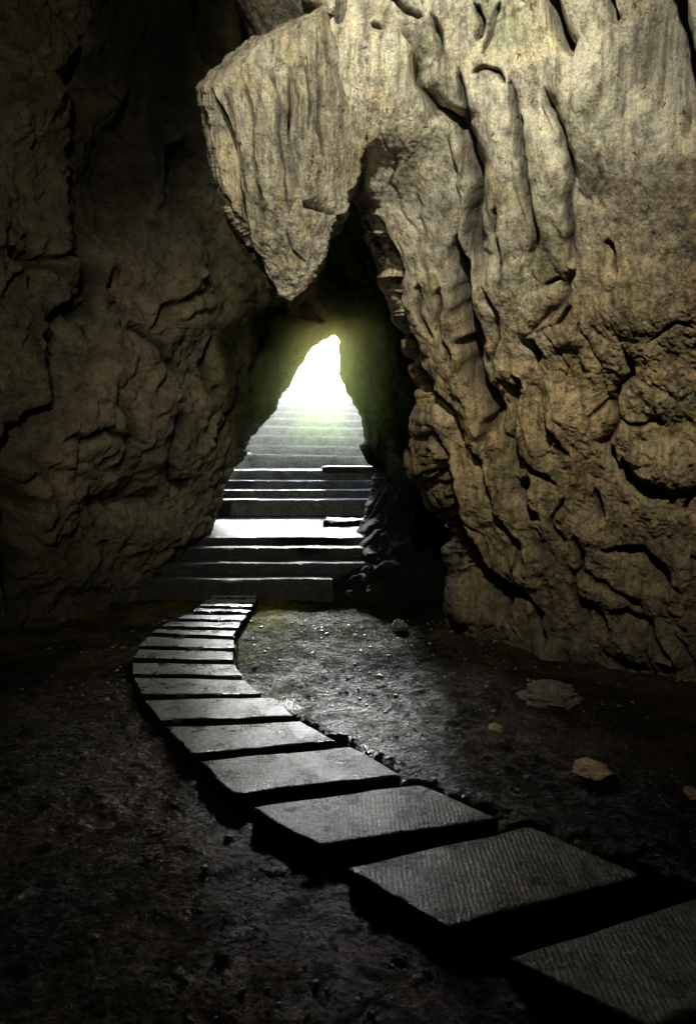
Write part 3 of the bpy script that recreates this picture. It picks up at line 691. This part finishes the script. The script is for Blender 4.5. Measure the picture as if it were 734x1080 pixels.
# puddle beside the slabs
def puddle():
    c = on(303, 744, -.012); n = 160; a = np.linspace(0, 2*np.pi, n, endpoint=False)
    cs = np.stack([np.cos(a), np.sin(a), 0*a], -1); rr = 1+.5*perlin(cs*1.3)+.5*perlin(cs*3.7+2)+.3*perlin(cs*9)
    V = [(0, 0, 0)]+[(.075*math.cos(t)*r_, .10*math.sin(t)*r_, 0) for t, r_ in zip(a, rr)]
    me = bpy.data.meshes.new('puddle'); me.from_pydata(V, [], [(0, i+1, (i+1) % n+1) for i in range(n)])
    m, nt, b = newmat('still_water'); b.inputs['Base Color'].default_value = (.03, .03, .03, 1); b.inputs['Roughness'].default_value = .2
    nt.links.new(bump(nt, noise(nt, nt.nodes.new('ShaderNodeTexCoord').outputs['Object'], 45, 4), .02), b.inputs['Normal'])
    me.materials.append(m); o = bpy.data.objects.new('puddle', me); COL.objects.link(o); o.location = c; return tag(o, kind='structure')
puddle()

def gravel():
    bm = bmesh.new(); bmesh.ops.create_icosphere(bm, subdivisions=2, radius=1); sv = np.array([v.co[:] for v in bm.verts]); sf = np.array([[v.index for v in f.verts] for f in bm.faces]); bm.free()
    V = []; F = []; nv = 0; r = np.random.RandomState(3); cand = 3000
    xs = r.uniform(-3.2, 3.2, cand); ys = 1.3+r.rand(cand)**1.3*5.0
    H, left, dl, right, dr = ground_h(xs[None], ys[None]); H = H[0]; left = left[0]; dl = dl[0]; right = right[0]; dr = dr[0]
    dens = fbm(np.stack([xs, ys, 0*xs], -1)*1.5+50, 3)
    for i in range(cand):
        if not (left[i] or right[i]) or min(dl[i], dr[i]) < .02: continue
        if dens[i] < r.uniform(-.25, .35): continue
        if left[i] and dl[i] < .45 and r.rand() < .6: continue
        s_ = r.uniform(.003, .008)*(1+1.6*r.rand()**9)*(1 if ys[i] < 4 else 1.4)
        sc = np.array([r.uniform(.7, 1.4), r.uniform(.7, 1.3), r.uniform(.4, .8)])*s_
        v = sv*(1+.3*perlin(sv*1.7+i))[:, None]*sc; a = r.rand()*6.28; c_, s2 = math.cos(a), math.sin(a)
        v = np.stack([v[:, 0]*c_-v[:, 1]*s2, v[:, 0]*s2+v[:, 1]*c_, v[:, 2]], 1)+np.array([xs[i], ys[i], H[i]+s_*.25])
        V.append(v); F.append(sf+nv); nv += len(sv)
    tag(mesh_obj('gravel', np.concatenate(V), np.concatenate(F), M_pebble), kind='stuff')
import bmesh
M_pebble = slab_mat('wet_gravel', chisel=False, base=(.075, .068, .052), rlo=.2, rhi=.45, moss=False, spec=.6)
gravel()
# ------------------------------------------------------------------ outside
zt = zs3[-1]
def plain(name, x0, x1, y0, y1, z, M, tint):
    nx = ny = 60; xs = np.linspace(-1, 1, nx); xs = np.sign(xs)*np.abs(xs)**3; X = (x0+x1)/2+xs*(x1-x0)/2; Yv = y0+(np.linspace(0, 1, ny)**3)*(y1-y0)
    XX, YY = np.meshgrid(X, Yv); Z = z+.1*fbm(np.stack([XX, YY, 0*XX], -1)*.5, 3)-.08
    return tag(mesh_obj(name, np.stack([XX, YY, Z], -1).reshape(-1, 3), grid_faces(ny, nx, True), M, cols=np.tile(tint, (nx*ny, 1))), kind='structure')
plain('outside_ground', -400, 400, 16.0, 800, zt-.02, M_ground, (.12, .12, .08))
def bank(name, xs, sgn):
    ny, nz = 120, 60; yv = np.linspace(10.4, 17.5, ny)[None, :]; s = np.linspace(0, 1, nz)[:, None]
    X = xs+sgn*(.9*s**1.5)+0*yv; Z = .1+s*4.0+0*yv; P = np.stack([X, yv+0*s, Z], -1)
    N = normals(P); P = P+N*(.3*fbm(P*.9, 5)+.08*fbm(P*3, 4, .5, True))[..., None]
    return mesh_obj(name, P.reshape(-1, 3), grid_faces(nz, ny), M_inner, cols=np.tile((.26, .26, .2), (ny*nz, 1)))
tag(bank('rock_bank', -2.9, -1), kind='structure'); tag(bank('rock_bank', 1.9, 1), kind='structure')

# ------------------------------------------------------------------ haze in the passage
HZ = dict(density=.035, g=.75, col=(.80, 1.0, .50))
def haze(name, x0, x1, y0, y1, z0, z1, density, g, col):
    me = bpy.data.meshes.new(name)
    V = [(x, y, z) for z in (z0, z1) for y in (y0, y1) for x in (x0, x1)]
    me.from_pydata(V, [], [(0, 2, 3, 1), (4, 5, 7, 6), (0, 1, 5, 4), (2, 6, 7, 3), (0, 4, 6, 2), (1, 3, 7, 5)])
    m = bpy.data.materials.new(name); m.use_nodes = True; nt = m.node_tree; nt.nodes.clear()
    o_ = nt.nodes.new('ShaderNodeOutputMaterial'); v = nd(nt, 'ShaderNodeVolumeScatter', Density=density, Anisotropy=g); v.inputs['Color'].default_value = (*col, 1)
    nt.links.new(v.outputs[0], o_.inputs['Volume']); me.materials.append(m)
    o = bpy.data.objects.new(name, me); COL.objects.link(o); return tag(o, kind='stuff')
import bmesh
hz = haze('haze', -1, 1, -1, 1, -1, 1, .27, .72, (.66, 1.0, .32))
bm = bmesh.new(); bmesh.ops.create_icosphere(bm, subdivisions=4, radius=1); bm.to_mesh(hz.data); bm.free()
hz.location = (-.28, 7.8, 3.25); hz.scale = (2.0, 1.7, 1.9)
hnt = hz.data.materials[0].node_tree; vs = [n for n in hnt.nodes if n.type == 'VOLUME_SCATTER'][0]
tc = hnt.nodes.new('ShaderNodeTexCoord'); gr = hnt.nodes.new('ShaderNodeTexGradient'); gr.gradient_type = 'SPHERICAL'
hnt.links.new(tc.outputs['Object'], gr.inputs[0]); d2 = mat(hnt, 'MULTIPLY', mat(hnt, 'POWER', gr.outputs['Fac'], 1.7), .72); hnt.links.new(d2, vs.inputs['Density'])
haze('haze', -3.5, 2.6, 11.7, 15.8, .3, 4.2, .034, .5, (.95, .97, 1.0))

# ------------------------------------------------------------------ light
SUN_EL, SUN_AZ = 24.0, -3.0     # azimuth from +Y towards +X
w = bpy.data.worlds.new('World'); scene.world = w; w.use_nodes = True; nt = w.node_tree
sky = nt.nodes.new('ShaderNodeTexSky'); sky.sky_type = 'NISHITA'; sky.sun_disc = False
sky.sun_elevation = R(SUN_EL); sky.sun_rotation = R(SUN_AZ); sky.dust_density = 1.0; sky.air_density = 1.0
nt.links.new(sky.outputs[0], nt.nodes['Background'].inputs[0]); nt.nodes['Background'].inputs[1].default_value = 1.1
ld = bpy.data.lights.new('sun', 'SUN'); ld.energy = 18.0; ld.angle = R(8); ld.color = (.95, 1, .97)
lo_ = bpy.data.objects.new('sun', ld); COL.objects.link(lo_)
dirv = Vector((math.sin(R(SUN_AZ))*math.cos(R(SUN_EL)), math.cos(R(SUN_AZ))*math.cos(R(SUN_EL)), math.sin(R(SUN_EL))))
lo_.rotation_euler = dirv.to_track_quat('Z', 'Y').to_euler()
# the cave's own lamp, out of view behind and above the viewer, which lights the pale wall in the photograph
def spot(loc, tgt, energy, size, blend, col, rad=.08):
    l = bpy.data.lights.new('unseen_lamp', 'SPOT'); l.energy = energy; l.spot_size = R(size); l.spot_blend = blend; l.color = col; l.shadow_soft_size = rad
    o = bpy.data.objects.new('unseen_lamp', l); COL.objects.link(o); o.location = loc
    o.rotation_euler = (Vector(loc)-Vector(tgt)).to_track_quat('Z', 'Y').to_euler(); return o
spot((-.25, .2, 4.9), (.9, 4.3, 3.0), 1300, 76, 1.0, (1, .96, .85))

spot((-.3, -1.2, 3.2), (-3.0, 5.0, 2.2), 400, 80, 1.0, (1, .93, .72))  # unseen fill spot, added to brighten the left wall
# ------------------------------------------------------------------ camera
cd = bpy.data.cameras.new('camera'); cam = bpy.data.objects.new('camera', cd); COL.objects.link(cam); scene.camera = cam
cd.sensor_fit = 'VERTICAL'; cd.sensor_height = 36; cd.lens = 24; cd.clip_end = 2000; cd.clip_start = .05
cam.location = (0, 0, CAMH); cam.rotation_euler = (R(90)-PITCH, 0, 0)
scene.view_settings.view_transform = 'Standard'; scene.view_settings.look = 'None'; scene.view_settings.exposure = 0
